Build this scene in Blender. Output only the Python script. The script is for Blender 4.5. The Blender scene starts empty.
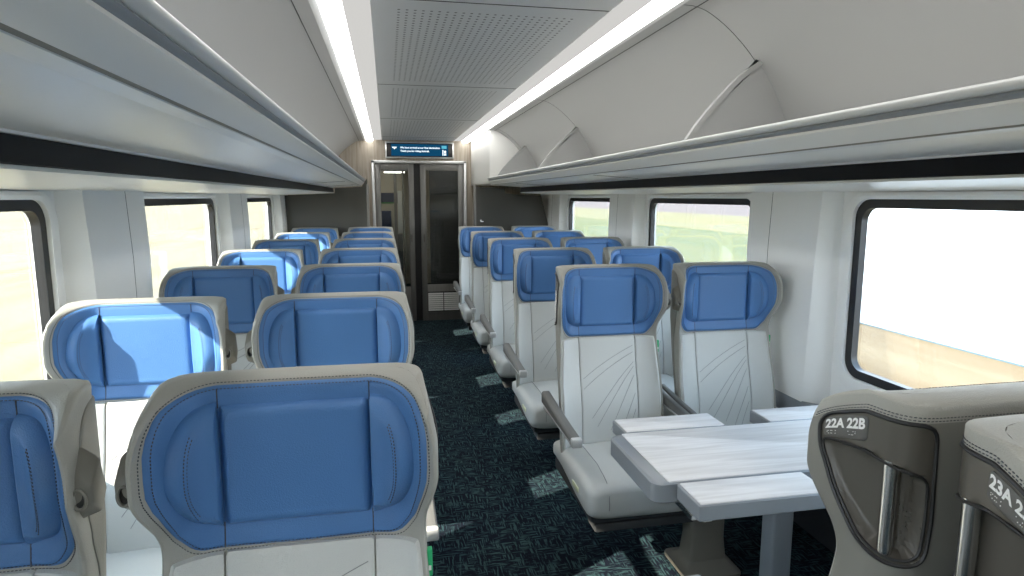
import bpy, bmesh, math, random
from mathutils import Vector, Matrix
random.seed(7)
PI = math.pi
C = bpy.context.scene.collection

# ------------------------------------------------------------------ materials
def mat(name, col, rough=.5, metal=0., spec=.5, bump=None, vary=None, coat=0.):
    m = bpy.data.materials.new(name); m.use_nodes = True
    nt = m.node_tree; b = nt.nodes['Principled BSDF']
    b.inputs['Base Color'].default_value = (*col, 1)
    b.inputs['Roughness'].default_value = rough
    b.inputs['Metallic'].default_value = metal
    b.inputs['Specular IOR Level'].default_value = spec
    b.inputs['Coat Weight'].default_value = coat
    tc = nt.nodes.new('ShaderNodeTexCoord')
    if bump:
        sc, st, kind = bump
        if kind == 'voronoi':
            n = nt.nodes.new('ShaderNodeTexVoronoi'); n.inputs['Scale'].default_value = sc; out = n.outputs['Distance']
        else:
            n = nt.nodes.new('ShaderNodeTexNoise'); n.inputs['Scale'].default_value = sc; n.inputs['Detail'].default_value = 3; out = n.outputs['Fac']
        nt.links.new(tc.outputs['Object'], n.inputs['Vector'])
        bp = nt.nodes.new('ShaderNodeBump'); bp.inputs['Strength'].default_value = st; bp.inputs['Distance'].default_value = .002
        nt.links.new(out, bp.inputs['Height']); nt.links.new(bp.outputs['Normal'], b.inputs['Normal'])
    if vary:
        sc, amt, stretch = vary
        mp = nt.nodes.new('ShaderNodeMapping'); mp.inputs['Scale'].default_value = stretch
        n = nt.nodes.new('ShaderNodeTexNoise'); n.inputs['Scale'].default_value = sc; n.inputs['Detail'].default_value = 4
        nt.links.new(tc.outputs['Object'], mp.inputs['Vector']); nt.links.new(mp.outputs['Vector'], n.inputs['Vector'])
        r = nt.nodes.new('ShaderNodeValToRGB')
        r.color_ramp.elements[0].position = .3; r.color_ramp.elements[1].position = .7
        r.color_ramp.elements[0].color = (*[c * (1 - amt) for c in col], 1)
        r.color_ramp.elements[1].color = (*[min(1, c * (1 + amt)) for c in col], 1)
        nt.links.new(n.outputs['Fac'], r.inputs['Fac']); nt.links.new(r.outputs['Color'], b.inputs['Base Color'])
    return m

def emit(name, col, st):
    m = bpy.data.materials.new(name); m.use_nodes = True
    nt = m.node_tree; nt.nodes.clear()
    e = nt.nodes.new('ShaderNodeEmission'); e.inputs['Color'].default_value = (*col, 1); e.inputs['Strength'].default_value = st
    o = nt.nodes.new('ShaderNodeOutputMaterial'); nt.links.new(e.outputs[0], o.inputs[0])
    return m

def glass(name, tint, refl=.08):
    m = bpy.data.materials.new(name); m.use_nodes = True
    nt = m.node_tree; nt.nodes.clear()
    t = nt.nodes.new('ShaderNodeBsdfTransparent'); t.inputs[0].default_value = (*tint, 1)
    g = nt.nodes.new('ShaderNodeBsdfGlossy'); g.inputs['Roughness'].default_value = .02
    mx = nt.nodes.new('ShaderNodeMixShader')
    lw = nt.nodes.new('ShaderNodeLayerWeight'); lw.inputs['Blend'].default_value = .25
    mu = nt.nodes.new('ShaderNodeMath'); mu.operation = 'MULTIPLY_ADD'; mu.inputs[1].default_value = .35; mu.inputs[2].default_value = refl * .4
    nt.links.new(lw.outputs['Fresnel'], mu.inputs[0]); nt.links.new(mu.outputs[0], mx.inputs[0])
    nt.links.new(t.outputs[0], mx.inputs[1]); nt.links.new(g.outputs[0], mx.inputs[2])
    o = nt.nodes.new('ShaderNodeOutputMaterial'); nt.links.new(mx.outputs[0], o.inputs[0])
    return m

M = {}
M['blue'] = mat('blue_leather', (.07, .185, .42), .42, spec=.45, bump=(420, .25, 'voronoi'), vary=(3, .06, (1, 1, 1)))
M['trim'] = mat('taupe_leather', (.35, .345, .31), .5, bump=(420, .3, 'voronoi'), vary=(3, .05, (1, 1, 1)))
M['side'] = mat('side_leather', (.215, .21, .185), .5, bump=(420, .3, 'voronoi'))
M['body'] = mat('pale_grey_leather', (.56, .57, .55), .45, bump=(420, .25, 'voronoi'), vary=(3, .04, (1, 1, 1)))
M['seam'] = mat('seam_shadow_thread', (.26, .27, .27), .7)
M['stitch'] = mat('dark_thread', (.06, .065, .08), .8)
M['shell'] = mat('warm_grey_plastic', (.20, .19, .165), .42, bump=(600, .1, 'noise'))
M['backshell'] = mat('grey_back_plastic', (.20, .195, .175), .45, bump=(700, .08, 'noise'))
M['pocket'] = mat('dark_brown_grey_plastic', (.085, .078, .066), .36, spec=.5)
M['arm'] = mat('dark_grey_armrest', (.15, .15, .145), .45, bump=(300, .2, 'noise'))
M['armcap'] = mat('silver_armrest_cap', (.62, .63, .63), .3, metal=.3)
M['chrome'] = mat('brushed_steel', (.62, .62, .62), .22, metal=1.)
M['rubber'] = mat('black_rubber', (.012, .012, .013), .45)
M['plate'] = mat('number_plate', (.10, .098, .092), .4)
M['white_ink'] = mat('white_ink', (.82, .82, .80), .6)
M['green'] = mat('green_tag', (.02, .42, .16), .6)
M['label'] = mat('pale_yellow_strip', (.72, .74, .50), .5)  # colour of the strip on the cushion side
M['pan'] = mat('dark_seat_pan', (.05, .052, .055), .6)
M['ped'] = mat('beige_pedestal', (.22, .20, .165), .45, spec=.4)
M['white'] = mat('white_wall_plastic', (.86, .86, .84), .38, vary=(1.5, .02, (1, 1, 1)))
M['ceil'] = mat('ceiling_plastic', (.41, .415, .415), .45, vary=(1.2, .02, (1, .4, 1)))
M['bin'] = mat('rack_plastic', (.74, .74, .72), .30, spec=.5)
M['alu'] = mat('satin_aluminium', (.66, .67, .67), .36, metal=.25)
M['gap'] = mat('joint_gap', (.04, .04, .04), .8)
M['blackband'] = mat('black_service_strip', (.008, .009, .012), .45, spec=.12)
M['gasket'] = mat('black_window_gasket', (.008, .008, .009), .35)
M['dark'] = mat('dark_grey_laminate', (.085, .083, .075), .5, vary=(2, .05, (1, 1, 1)))
M['doormetal'] = mat('brushed_door_metal', (.20, .195, .185), .4, metal=.4, vary=(6, .06, (8, 8, .5)))
M['doorframe'] = mat('polished_door_frame', (.68, .69, .69), .3, metal=.6)
M['tablegrey'] = mat('table_edge_grey', (.27, .29, .31), .38, metal=.35)
M['heater'] = mat('heater_cover', (.03, .034, .04), .5)
M['lamp'] = emit('lamp_strip', (1., .985, .95), 5.5)
M['lamp_soft'] = emit('lamp_diffuser', (1., .985, .95), .36)
M['screen'] = emit('screen_teal', (.004, .045, .10), .8)
M['screen_text'] = emit('screen_text', (.8, .92, 1.), 1.0)
M['screen_cyan'] = emit('screen_cyan', (.12, .50, .65), .6)
M['pane'] = glass('window_glass', (.97, .985, .98))
M['doorglass'] = glass('door_glass', (.80, .83, .83), .12)
M['cream'] = mat('cream_laminate', (.62, .56, .45), .5)
M['navy'] = mat('navy_panel', (.01, .03, .10), .5)
M['leafgreen'] = mat('green_stripe', (.06, .30, .08), .5)

def woodgrain(name, c1, c2, stretch, sc, rough=.45):
    m = mat(name, c1, rough); nt = m.node_tree; b = nt.nodes['Principled BSDF']
    tc = nt.nodes.new('ShaderNodeTexCoord'); mp = nt.nodes.new('ShaderNodeMapping'); mp.inputs['Scale'].default_value = stretch
    n = nt.nodes.new('ShaderNodeTexNoise'); n.inputs['Scale'].default_value = sc; n.inputs['Detail'].default_value = 6; n.inputs['Distortion'].default_value = .6
    r = nt.nodes.new('ShaderNodeValToRGB'); r.color_ramp.elements[0].position = .35; r.color_ramp.elements[1].position = .65
    r.color_ramp.elements[0].color = (*c1, 1); r.color_ramp.elements[1].color = (*c2, 1)
    nt.links.new(tc.outputs['Object'], mp.inputs['Vector']); nt.links.new(mp.outputs['Vector'], n.inputs['Vector'])
    nt.links.new(n.outputs['Fac'], r.inputs['Fac']); nt.links.new(r.outputs['Color'], b.inputs['Base Color'])
    return m
M['wood'] = woodgrain('end_wall_wood', (.30, .255, .20), (.44, .39, .32), (14, 14, .7), 3)
M['tabletop'] = woodgrain('table_laminate', (.60, .585, .58), (.76, .75, .75), (.7, 9, 9), 4, .32)

def carpet():
    m = mat('carpet', (.02, .03, .04), .95, spec=.1); nt = m.node_tree; b = nt.nodes['Principled BSDF']
    tc = nt.nodes.new('ShaderNodeTexCoord')
    def lines(stretch, sc, lo, hi):
        mp = nt.nodes.new('ShaderNodeMapping'); mp.inputs['Scale'].default_value = stretch
        n = nt.nodes.new('ShaderNodeTexNoise'); n.inputs['Scale'].default_value = sc; n.inputs['Detail'].default_value = 2
        r = nt.nodes.new('ShaderNodeMapRange'); r.inputs['From Min'].default_value = lo; r.inputs['From Max'].default_value = hi
        nt.links.new(tc.outputs['Object'], mp.inputs['Vector']); nt.links.new(mp.outputs['Vector'], n.inputs['Vector'])
        nt.links.new(n.outputs['Fac'], r.inputs['Value']); return r.outputs['Result']
    a = lines((1, 9, 1), 14, .51, .57); c = lines((9, 1, 1), 14, .51, .57)
    sel = lines((1, 1, 1), 16, .46, .54)
    mx = nt.nodes.new('ShaderNodeMix'); nt.links.new(sel, mx.inputs[0]); nt.links.new(a, mx.inputs[2]); nt.links.new(c, mx.inputs[3])
    big = lines((1, 1, 1), 3, .3, .7)
    r = nt.nodes.new('ShaderNodeMix'); r.data_type = 'RGBA'
    r.inputs[6].default_value = (.007, .010, .018, 1); r.inputs[7].default_value = (.042, .086, .088, 1)
    nt.links.new(mx.outputs[0], r.inputs[0])
    r2 = nt.nodes.new('ShaderNodeMix'); r2.data_type = 'RGBA'; r2.blend_type = 'MULTIPLY'; r2.inputs[0].default_value = .5
    nt.links.new(r.outputs[2], r2.inputs[6])
    cr = nt.nodes.new('ShaderNodeValToRGB'); cr.color_ramp.elements[0].color = (.45, .5, .7, 1); nt.links.new(big, cr.inputs[0]); nt.links.new(cr.outputs[0], r2.inputs[7])
    nt.links.new(r2.outputs[2], b.inputs['Base Color'])
    n = nt.nodes.new('ShaderNodeTexNoise'); n.inputs['Scale'].default_value = 300
    nt.links.new(tc.outputs['Object'], n.inputs['Vector'])
    bp = nt.nodes.new('ShaderNodeBump'); bp.inputs['Strength'].default_value = .6; bp.inputs['Distance'].default_value = .004
    nt.links.new(n.outputs['Fac'], bp.inputs['Height']); nt.links.new(bp.outputs['Normal'], b.inputs['Normal'])
    return m
M['carpet'] = carpet()

def dots(base, hole, sx, sy, rad, xlim, ylo, per, y0, axes=(0, 1), rough=.45, metal=0.):
    """regular round perforations over a rectangle repeating along y"""
    m = mat('perforated', base, rough, metal); nt = m.node_tree; b = nt.nodes['Principled BSDF']
    tc = nt.nodes.new('ShaderNodeTexCoord'); sp = nt.nodes.new('ShaderNodeSeparateXYZ'); nt.links.new(tc.outputs['Object'], sp.inputs[0])
    def mth(op, a, v=None, c=None):
        n = nt.nodes.new('ShaderNodeMath'); n.operation = op
        for i, q in enumerate((a, v, c)):
            if q is None: continue
            if isinstance(q, (int, float)): n.inputs[i].default_value = q
            else: nt.links.new(q, n.inputs[i])
        return n.outputs[0]
    X, Y = sp.outputs[axes[0]], sp.outputs[axes[1]]
    fx = mth('SUBTRACT', mth('FRACT', mth('DIVIDE', mth('ADD', X, 50.), sx)), .5)
    fy = mth('SUBTRACT', mth('FRACT', mth('DIVIDE', mth('ADD', Y, 50.), sy)), .5)
    dx = mth('MULTIPLY', fx, sx); dy = mth('MULTIPLY', fy, sy)
    d = mth('SQRT', mth('ADD', mth('MULTIPLY', dx, dx), mth('MULTIPLY', dy, dy)))
    hit = mth('LESS_THAN', d, rad)
    if xlim:
        hit = mth('MULTIPLY', hit, mth('LESS_THAN', mth('ABSOLUTE', X), xlim))
        ph = mth('FRACT', mth('DIVIDE', mth('ADD', Y, 50 * per - y0), per))
        hit = mth('MULTIPLY', hit, mth('GREATER_THAN', ph, ylo)); hit = mth('MULTIPLY', hit, mth('LESS_THAN', ph, 1 - ylo))
    mx = nt.nodes.new('ShaderNodeMix'); mx.data_type = 'RGBA'; mx.inputs[6].default_value = (*base, 1); mx.inputs[7].default_value = (*hole, 1)
    nt.links.new(hit, mx.inputs[0]); nt.links.new(mx.outputs[2], b.inputs['Base Color'])
    return m
M['perf'] = dots((.66, .67, .68), (.05, .05, .05), .03, .036, .0056, .345, .07, 1.72, .62)
M['mesh_panel'] = dots((.06, .063, .068), (.2, .2, .2), .022, .022, .005, None, 0, 1, 0, axes=(0, 2))

# ------------------------------------------------------------------ mesh helpers
def link(name, bm, m, parent=None, smooth=True):
    bmesh.ops.remove_doubles(bm, verts=bm.verts, dist=1e-6)
    bmesh.ops.recalc_face_normals(bm, faces=bm.faces)
    me = bpy.data.meshes.new(name); bm.to_mesh(me); bm.free()
    me.materials.append(m)
    if smooth:
        me.polygons.foreach_set('use_smooth', [True] * len(me.polygons))
        me.set_sharp_from_angle(angle=math.radians(38))
    o = bpy.data.objects.new(name, me); C.objects.link(o)
    if parent: o.parent = parent
    return o
def tag(o, label=None, cat=None, group=None, kind=None):
    if label: o['label'] = label
    if cat: o['category'] = cat
    if group: o['group'] = group
    if kind: o['kind'] = kind
    return o
def empty(name, loc, rz=0):
    o = bpy.data.objects.new(name, None); C.objects.link(o); o.location = loc; o.rotation_euler = (0, 0, rz); o.empty_display_size = .1
    return o
def box(bm, x0, x1, y0, y1, z0, z1, bev=0, seg=2):
    t = bmesh.new()
    bmesh.ops.create_cube(t, size=1)
    for v in t.verts:
        v.co = Vector(((x0 + x1) / 2 + v.co.x * (x1 - x0), (y0 + y1) / 2 + v.co.y * (y1 - y0), (z0 + z1) / 2 + v.co.z * (z1 - z0)))
    if bev: bmesh.ops.bevel(t, geom=t.edges[:], offset=bev, segments=seg, profile=.5, affect='EDGES')
    me = bpy.data.meshes.new('t'); t.to_mesh(me); t.free(); bm.from_mesh(me); bpy.data.meshes.remove(me)
def bx(*a, **k):
    bm = bmesh.new(); box(bm, *a, **k); return bm
def grid(bm, rows, closed=False):
    vs = [[bm.verts.new(p) for p in r] for r in rows]
    n = len(rows[0])
    for i in range(len(rows) - 1):
        for j in range(n if closed else n - 1):
            k = (j + 1) % n
            try: bm.faces.new((vs[i][j], vs[i][k], vs[i + 1][k], vs[i + 1][j]))
            except ValueError: pass
    return vs
def tube(bm, pts, r, seg=8, caps=True, closed=False):
    pts = [Vector(p) for p in pts]; n = len(pts); rings = []
    up = Vector((0, 0, 1)); prev = None
    for i, p in enumerate(pts):
        if closed: t = pts[(i + 1) % n] - pts[i - 1]
        else: t = pts[min(i + 1, n - 1)] - pts[max(i - 1, 0)]
        t.normalize()
        if prev is None:
            a = t.cross(up)
            if a.length < 1e-3: a = t.cross(Vector((1, 0, 0)))
        else:
            a = prev - t * prev.dot(t)
        a.normalize(); prev = a; b = t.cross(a)
        rr = r[i] if isinstance(r, (list, tuple)) else r
        rings.append([p + rr * (math.cos(2 * PI * k / seg) * a + math.sin(2 * PI * k / seg) * b) for k in range(seg)])
    if closed: rings.append(rings[0])
    vs = grid(bm, rings, True)
    if caps and not closed:
        bm.faces.new(vs[0][::-1]); bm.faces.new(vs[-1])
def prism(bm, prof, y0, y1, closed=True, ny=1):
    """extrude an (x,z) profile along y"""
    rows = []
    for i in range(ny + 1):
        y = y0 + (y1 - y0) * i / ny
        rows.append([(x, y, z) for x, z in prof])
    vs = grid(bm, rows, closed)
    if closed:
        bm.faces.new(vs[0][::-1]); bm.faces.new(vs[-1])
def rrect(x0, x1, y0, y1, r, n=6):
    """rounded rectangle outline, r = radius or (bl, br, tr, tl)"""
    if not isinstance(r, (tuple, list)): r = (r,) * 4
    out = []
    for (cx, cy, a0, rr) in ((x0 + r[0], y0 + r[0], PI, r[0]), (x1 - r[1], y0 + r[1], 1.5 * PI, r[1]), (x1 - r[2], y1 - r[2], 0, r[2]), (x0 + r[3], y1 - r[3], .5 * PI, r[3])):
        for k in range(n + 1):
            a = a0 + .5 * PI * k / n
            out.append((cx + rr * math.cos(a), cy + rr * math.sin(a)))
    return out
def resample(poly, n, closed=True):
    P = [Vector((*p, 0)) for p in poly]
    if closed: P.append(P[0])
    L = [0]
    for a, b in zip(P, P[1:]): L.append(L[-1] + (b - a).length)
    out = []; j = 0
    for i in range(n):
        s = L[-1] * i / (n if closed else n - 1)
        while j < len(L) - 2 and L[j + 1] < s: j += 1
        d = L[j + 1] - L[j]; f = (s - L[j]) / d if d > 1e-9 else 0
        q = P[j].lerp(P[j + 1], min(1, f)); out.append((q.x, q.y))
    return out
def sstep(a, b, x):
    t = min(1, max(0, (x - a) / (b - a))); return t * t * (3 - 2 * t)
def text_bm(s, size, res=3, bold=0):
    cu = bpy.data.curves.new('t', 'FONT'); cu.body = s; cu.size = size; cu.offset = bold; cu.resolution_u = res
    o = bpy.data.objects.new('t', cu); C.objects.link(o)
    dg = bpy.context.evaluated_depsgraph_get(); me = bpy.data.meshes.new_from_object(o.evaluated_get(dg))
    bm = bmesh.new(); bm.from_mesh(me)
    bpy.data.objects.remove(o); bpy.data.meshes.remove(me); bpy.data.curves.remove(cu)
    return bm
def copy_tree(o, parent=None):
    c = o.copy(); C.objects.link(c)
    if parent is not None: c.parent = parent
    for ch in list(o.children): copy_tree(ch, c)
    return c

# ------------------------------------------------------------------ seat geometry
TOPROW = 1.241
def crown(z): t = min(1, max(0, (z - 1.165) / .076)); return 1 - math.sqrt(1 - .96 * t * t)
def wing(z): return .042 + .078 * sstep(.93, 1.09, z) - .012 * crown(z)
def tipx(z):
    return .225 + .020 * sstep(.95, 1.08, z) + .012 * sstep(.92, .70, z) - .016 * crown(z)
def yc(z): return -.19 * max(0, .99 - z) - .012 * math.exp(-((z - .62) / .12) ** 2)
def drop(f, z): f = min(1., max(0, f)); return .086 * (1 - math.sqrt(1 - f * .97)) * sstep(1.05, TOPROW, z)
def inner(u, z):
    s = -1 if u < 0 else 1; t = abs(u); w = wing(z); hx = tipx(z)
    if t <= .55: x = .135 * t / .55; y = 0
    else:
        k = (t - .55) / .45
        ax, ay, cx, cy, bx_, by_ = .135, 0, .205, -.010, hx, -w
        x = (1 - k) ** 2 * ax + 2 * k * (1 - k) * cx + k * k * bx_
        y = (1 - k) ** 2 * ay + 2 * k * (1 - k) * cy + k * k * by_
    f = -y / .121
    return Vector((s * x, y + yc(z), z - drop(f, z)))
def outer_path(z):
    w = wing(z); hx = tipx(z); bx_ = .227 + .0 * z; yb = .080
    P = [(hx + .010, -w + .014)]
    c0 = (bx_ + .006, .028); c1 = (bx_, yb); c2 = (bx_ - .05, yb)
    P += [(P[0][0] + (c0[0] - P[0][0]) * k / 4, P[0][1] + (c0[1] - P[0][1]) * k / 4) for k in range(1, 5)]
    for k in range(1, 7):
        t = k / 6; P.append(((1 - t) ** 2 * c0[0] + 2 * t * (1 - t) * c1[0] + t * t * c2[0], (1 - t) ** 2 * c0[1] + 2 * t * (1 - t) * c1[1] + t * t * c2[1]))
    P.append((0, yb + .004))
    L = [0]
    for a, b in zip(P, P[1:]): L.append(L[-1] + math.hypot(b[0] - a[0], b[1] - a[1]))
    return P, L
_op = {}
def outer(a, z, s=1):
    """point on the outside, a metres round from the wing's front edge, on side s"""
    k = round(z, 5)
    if k not in _op: _op[k] = outer_path(z)
    P, L = _op[k]; a = min(max(a, 0), L[-1]); j = 0
    while j < len(L) - 2 and L[j + 1] < a: j += 1
    f = (a - L[j]) / (L[j + 1] - L[j]); x = P[j][0] + f * (P[j + 1][0] - P[j][0]); y = P[j][1] + f * (P[j + 1][1] - P[j][1])
    return Vector((s * x, y + yc(z) * (1 if z > .9 else 1), z - drop(-y / .121, z)))
def outer_len(z):
    k = round(z, 5)
    if k not in _op: _op[k] = outer_path(z)
    return _op[k][1][-1]
def nrm(F, a, z, flip=1):
    e = .002
    d1 = F(a + e, z) - F(a - e, z); d2 = F(a, z + e) - F(a, z - e)
    n = d1.cross(d2)
    if n.length < 1e-12: return Vector((0, -1, 0))
    return n.normalized() * flip

def pad(F, poly, th, rings=9, n=72, edge=.22, sink=.004, flip=1, cen=None):
    """upholstered pad over region poly of a surface F(a,z)"""
    B = resample(poly, n)
    if cen is None: cen = (sum(p[0] for p in B) / n, sum(p[1] for p in B) / n)
    bm = bmesh.new(); rows = []
    c = F(*cen) + nrm(F, *cen, flip) * th
    for i in range(1, rings + 1):
        r = i / rings
        row = []
        rr = 1 - (1 - r) ** 1.6
        for p in B:
            q = (cen[0] + (p[0] - cen[0]) * rr, cen[1] + (p[1] - cen[1]) * rr)
            k = max(0, (rr - (1 - edge)) / edge)
            off = -sink + (th + sink) * math.sqrt(max(0, 1 - k ** 2.4))
            row.append(F(*q) + nrm(F, *q, flip) * off)
        rows.append(row)
    vs = grid(bm, rows, True)
    cv = bm.verts.new(c)
    for j in range(n): bm.faces.new((cv, vs[0][j], vs[0][(j + 1) % n]))
    return bm
def sdpoly(p, poly):
    x, y = p; d = 1e9; ins = False; n = len(poly)
    for i in range(n):
        ax, ay = poly[i]; bx_, by_ = poly[(i + 1) % n]
        ex, ey = bx_ - ax, by_ - ay; wx, wy = x - ax, y - ay
        t = min(1, max(0, (wx * ex + wy * ey) / (ex * ex + ey * ey)))
        d = min(d, math.hypot(wx - ex * t, wy - ey * t))
        if (ay > y) != (by_ > y) and x < (bx_ - ax) * (y - ay) / (by_ - ay) + ax: ins = not ins
    return -d if ins else d
def chaikin(P, it=3):
    for _ in range(it):
        Q = []
        for i in range(len(P)):
            a, b = P[i], P[(i + 1) % len(P)]
            Q.append((a[0] * .75 + b[0] * .25, a[1] * .75 + b[1] * .25)); Q.append((a[0] * .25 + b[0] * .75, a[1] * .25 + b[1] * .75))
        P = Q
    return P
A_HEAD = outer_len(1.2)
def ref(a, z, s=1):
    """outer surface, a measured so that the back corner keeps the same a at every height"""
    return outer(a - (A_HEAD - outer_len(z)), z, s)
def rounded(P, r):
    out = []
    n = len(P)
    for i in range(n):
        p = Vector(P[i]); a = Vector(P[i - 1]) - p; b = Vector(P[(i + 1) % n]) - p
        k = min(r, a.length * .48, b.length * .48); a = p + a.normalized() * k; b = p + b.normalized() * k
        for t in range(7):
            t /= 6; q = a * (1 - t) ** 2 + p * 2 * t * (1 - t) + b * t * t; out.append((q.x, q.y))
    return out
POCKET = rounded([(.014, 1.212), (.018, 1.135), (.050, 1.055), (.100, .985), (.160, .972), (.214, .980), (.220, 1.05), (.216, 1.212)], .026)
OPEN = rounded([(.022, 1.158), (.026, 1.13), (.056, 1.060), (.106, .993), (.160, .981), (.205, .989), (.210, 1.05), (.209, 1.128), (.11, 1.145)], .022)

def shell_parts(s, pocket, split=False):
    """thick winged shell; s = side of the aisle"""
    zs = [.40, .47, .54, .61, .68, .74, .80, .86] + [.90 + .0083 * i for i in range(42)]
    m = 18
    us = [-1 + i / m for i in range(2 * m + 1)]
    if pocket:
        fr_a = [i / 46 * .225 for i in range(47)]
    body = bmesh.new(); pock = bmesh.new(); back = bmesh.new()
    rows = []
    sds = []
    for z in zs + [None]:
        cap = z is None
        if cap: break
        row = []; sd = []
        for u in us: row.append(inner(u, z)); sd.append(9)
        A = outer_len(z)
        def rim(sg):
            a = inner(sg, z); b = outer(0, z, sg); mid = (a + b) / 2; d = (b - a); out = Vector((sg * .25, -1, 0)).normalized() * .007
            return [a * .7 + b * .3 + out * .85, mid + out, a * .3 + b * .7 + out * .85]
        def side_a(sg):
            if pocket and sg == s: return fr_a + [.225 + (A - .225) * k / 6 for k in range(1, 6)]
            return [A * k / 14 for k in range(14)]
        def side(sg):
            L = side_a(sg)
            out = []
            for a in L:
                p = outer(a, z, sg); q = 9
                ar = a + A_HEAD - A
                if pocket and sg == s and z > .9 and ar < .25:
                    q = sdpoly((ar, z), OPEN)
                    if q < .004:
                        dep = (.007 + .019 * sstep(.03, .14, ar)) * sstep(.002, -.010, q)
                        nn = nrm(lambda aa, zz: outer(aa, zz, sg), a, z)
                        c = Vector((0, -.02, z)) - p
                        if nn.dot(c) < 0: nn = -nn
                        p = p + nn * dep
                    q = sdpoly((ar, z), POCKET)
                out.append((p, q))
            return out
        R = side(1); Lf = side(-1)
        r = rim(1)
        row += r; sd += [9] * 3
        row += [p for p, q in R]; sd += [q for p, q in R]
        row.append(outer(A, z)); sd.append(9)
        row += [p for p, q in Lf[::-1]]; sd += [q for p, q in Lf[::-1]]
        row += rim(-1)[::-1]; sd += [9] * 3
        rows.append(row); sds.append(sd)
    # cap rings: shrink towards the mid line of the top loop
    top = rows[-1]; z = zs[-1]; N = len(top); nf = len(us)
    A = outer_len(z)
    def at_frac(u):
        sg = 1 if u >= 0 else -1
        return outer((1 - abs(u)) * A, z, sg)
    mids = []
    A = outer_len(z); B0 = A - .135
    def back_of(u):
        sg = -1 if u < 0 else 1; t = abs(u)
        return outer(A - .135 * t / .55 if t <= .55 else B0 * (1 - (t - .55) / .45), z, sg)
    def front_of(a, sg):
        t = .55 * (A - a) / .135 if a > B0 else .55 + .45 * (1 - a / B0)
        return inner(sg * t, z)
    for u in us: mids.append((inner(u, z) + back_of(u)) / 2)
    mr = (inner(1, z) + outer(0, z, 1)) / 2; ml = (inner(-1, z) + outer(0, z, -1)) / 2
    mids += [mr] * 3
    mids += [(p + front_of(a, 1)) / 2 for p, a in zip(top[nf + 3:], side_a(1))]
    mids.append((outer(A, z) + inner(0, z)) / 2)
    mids += [(p + front_of(a, -1)) / 2 for p, a in zip(top[nf + 4 + len(side_a(1)):], side_a(-1)[::-1])]
    mids += [ml] * 3
    assert len(mids) == N
    for k in range(1, 6):
        th = k / 5 * PI / 2
        row = []
        for p, mm in zip(top, mids):
            h = min(.010, (p - mm).length)
            q = mm + (p - mm) * math.cos(th) if k < 5 else mm.copy()
            q = Vector((q.x, q.y, p.z + (mm.z - p.z) * (1 - math.cos(th)) + max(h, .009) * math.sin(th)))
            row.append(q)
        rows.append(row); sds.append([9] * N)
    for i in range(len(rows) - 1):
        for j in range(N):
            k = (j + 1) % N
            ins = (sds[i][j] + sds[i][k] + sds[i + 1][j] + sds[i + 1][k]) / 4 < 0
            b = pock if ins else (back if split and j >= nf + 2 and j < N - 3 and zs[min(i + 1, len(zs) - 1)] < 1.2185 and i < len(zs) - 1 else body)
            f = [b.verts.new(p) for p in (rows[i][j], rows[i][k], rows[i + 1][k], rows[i + 1][j])]
            b.faces.new(f)
    f = [body.verts.new(p) for p in rows[0]]; body.faces.new(f[::-1])
    return body, pock, back

def on_surface(F, bm, a0, z0, s, off, da=1):
    """wrap a flat text mesh (x,y) round the outer side"""
    for v in bm.verts:
        a = a0 + da * v.co.x; z = z0 + v.co.y
        nn = nrm(F, a, z); p = F(a, z)
        if nn.dot(p - Vector((0, -.02, z))) < 0: nn = -nn
        v.co = p + nn * off
    return bm
def dashes(bm, pts, L=.0035, gap=.0028, w=.0007, lift=.0006, ns=None):
    """little thread dashes along a polyline, ns = surface normals"""
    P = [Vector(p) for p in pts]; acc = 0; on = True; cum = [0]
    for a, b in zip(P, P[1:]): cum.append(cum[-1] + (b - a).length)
    def ev(s):
        j = 0
        while j < len(cum) - 2 and cum[j + 1] < s: j += 1
        f = (s - cum[j]) / max(1e-9, cum[j + 1] - cum[j]); return P[j].lerp(P[j + 1], f), ns[j]
    s = 0
    while s + L < cum[-1]:
        a, n = ev(s); b, _ = ev(s + L); t = (b - a).normalized(); sd = t.cross(n).normalized() * w
        up = n * lift * 1.8; dn = -n * .0006
        vs = [bm.verts.new(q) for q in (a - sd + dn, b - sd + dn, b + sd + dn, a + sd + dn, a - sd * .6 + up, b - sd * .6 + up, b + sd * .6 + up, a + sd * .6 + up)]
        for f in ((0, 1, 5, 4), (1, 2, 6, 5), (2, 3, 7, 6), (3, 0, 4, 7), (4, 5, 6, 7), (3, 2, 1, 0)): bm.faces.new([vs[i] for i in f])
        s += L + gap

def inn_n(u, z, off):
    n = nrm(inner, u, z); 
    if n.y > 0 and abs(u) < .6: n = -n
    return inner(u, z) + n * off, n
# orientation of nrm(inner): du x dz ; du=+x, dz=+z -> x cross z = -y : faces the sitter. good.

def blue_poly():
    return rounded([(-.95, 1.239), (-.955, 1.06), (-.93, .975), (-.74, .926), (0, .924), (.74, .926), (.93, .975), (.955, 1.06), (.95, 1.239), (0, 1.2400)], .075)
def blue_edge(inset):
    c = (0, 1.08); out = []
    for p in resample(blue_poly(), 150):
        out.append((p[0] - inset * 4 * (1 if p[0] > 0 else -1) * min(1, abs(p[0]) / .5), p[1] - (inset if p[1] > 1.08 else -inset) * min(1, abs(p[1] - 1.08) / .12)))
    return out

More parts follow.
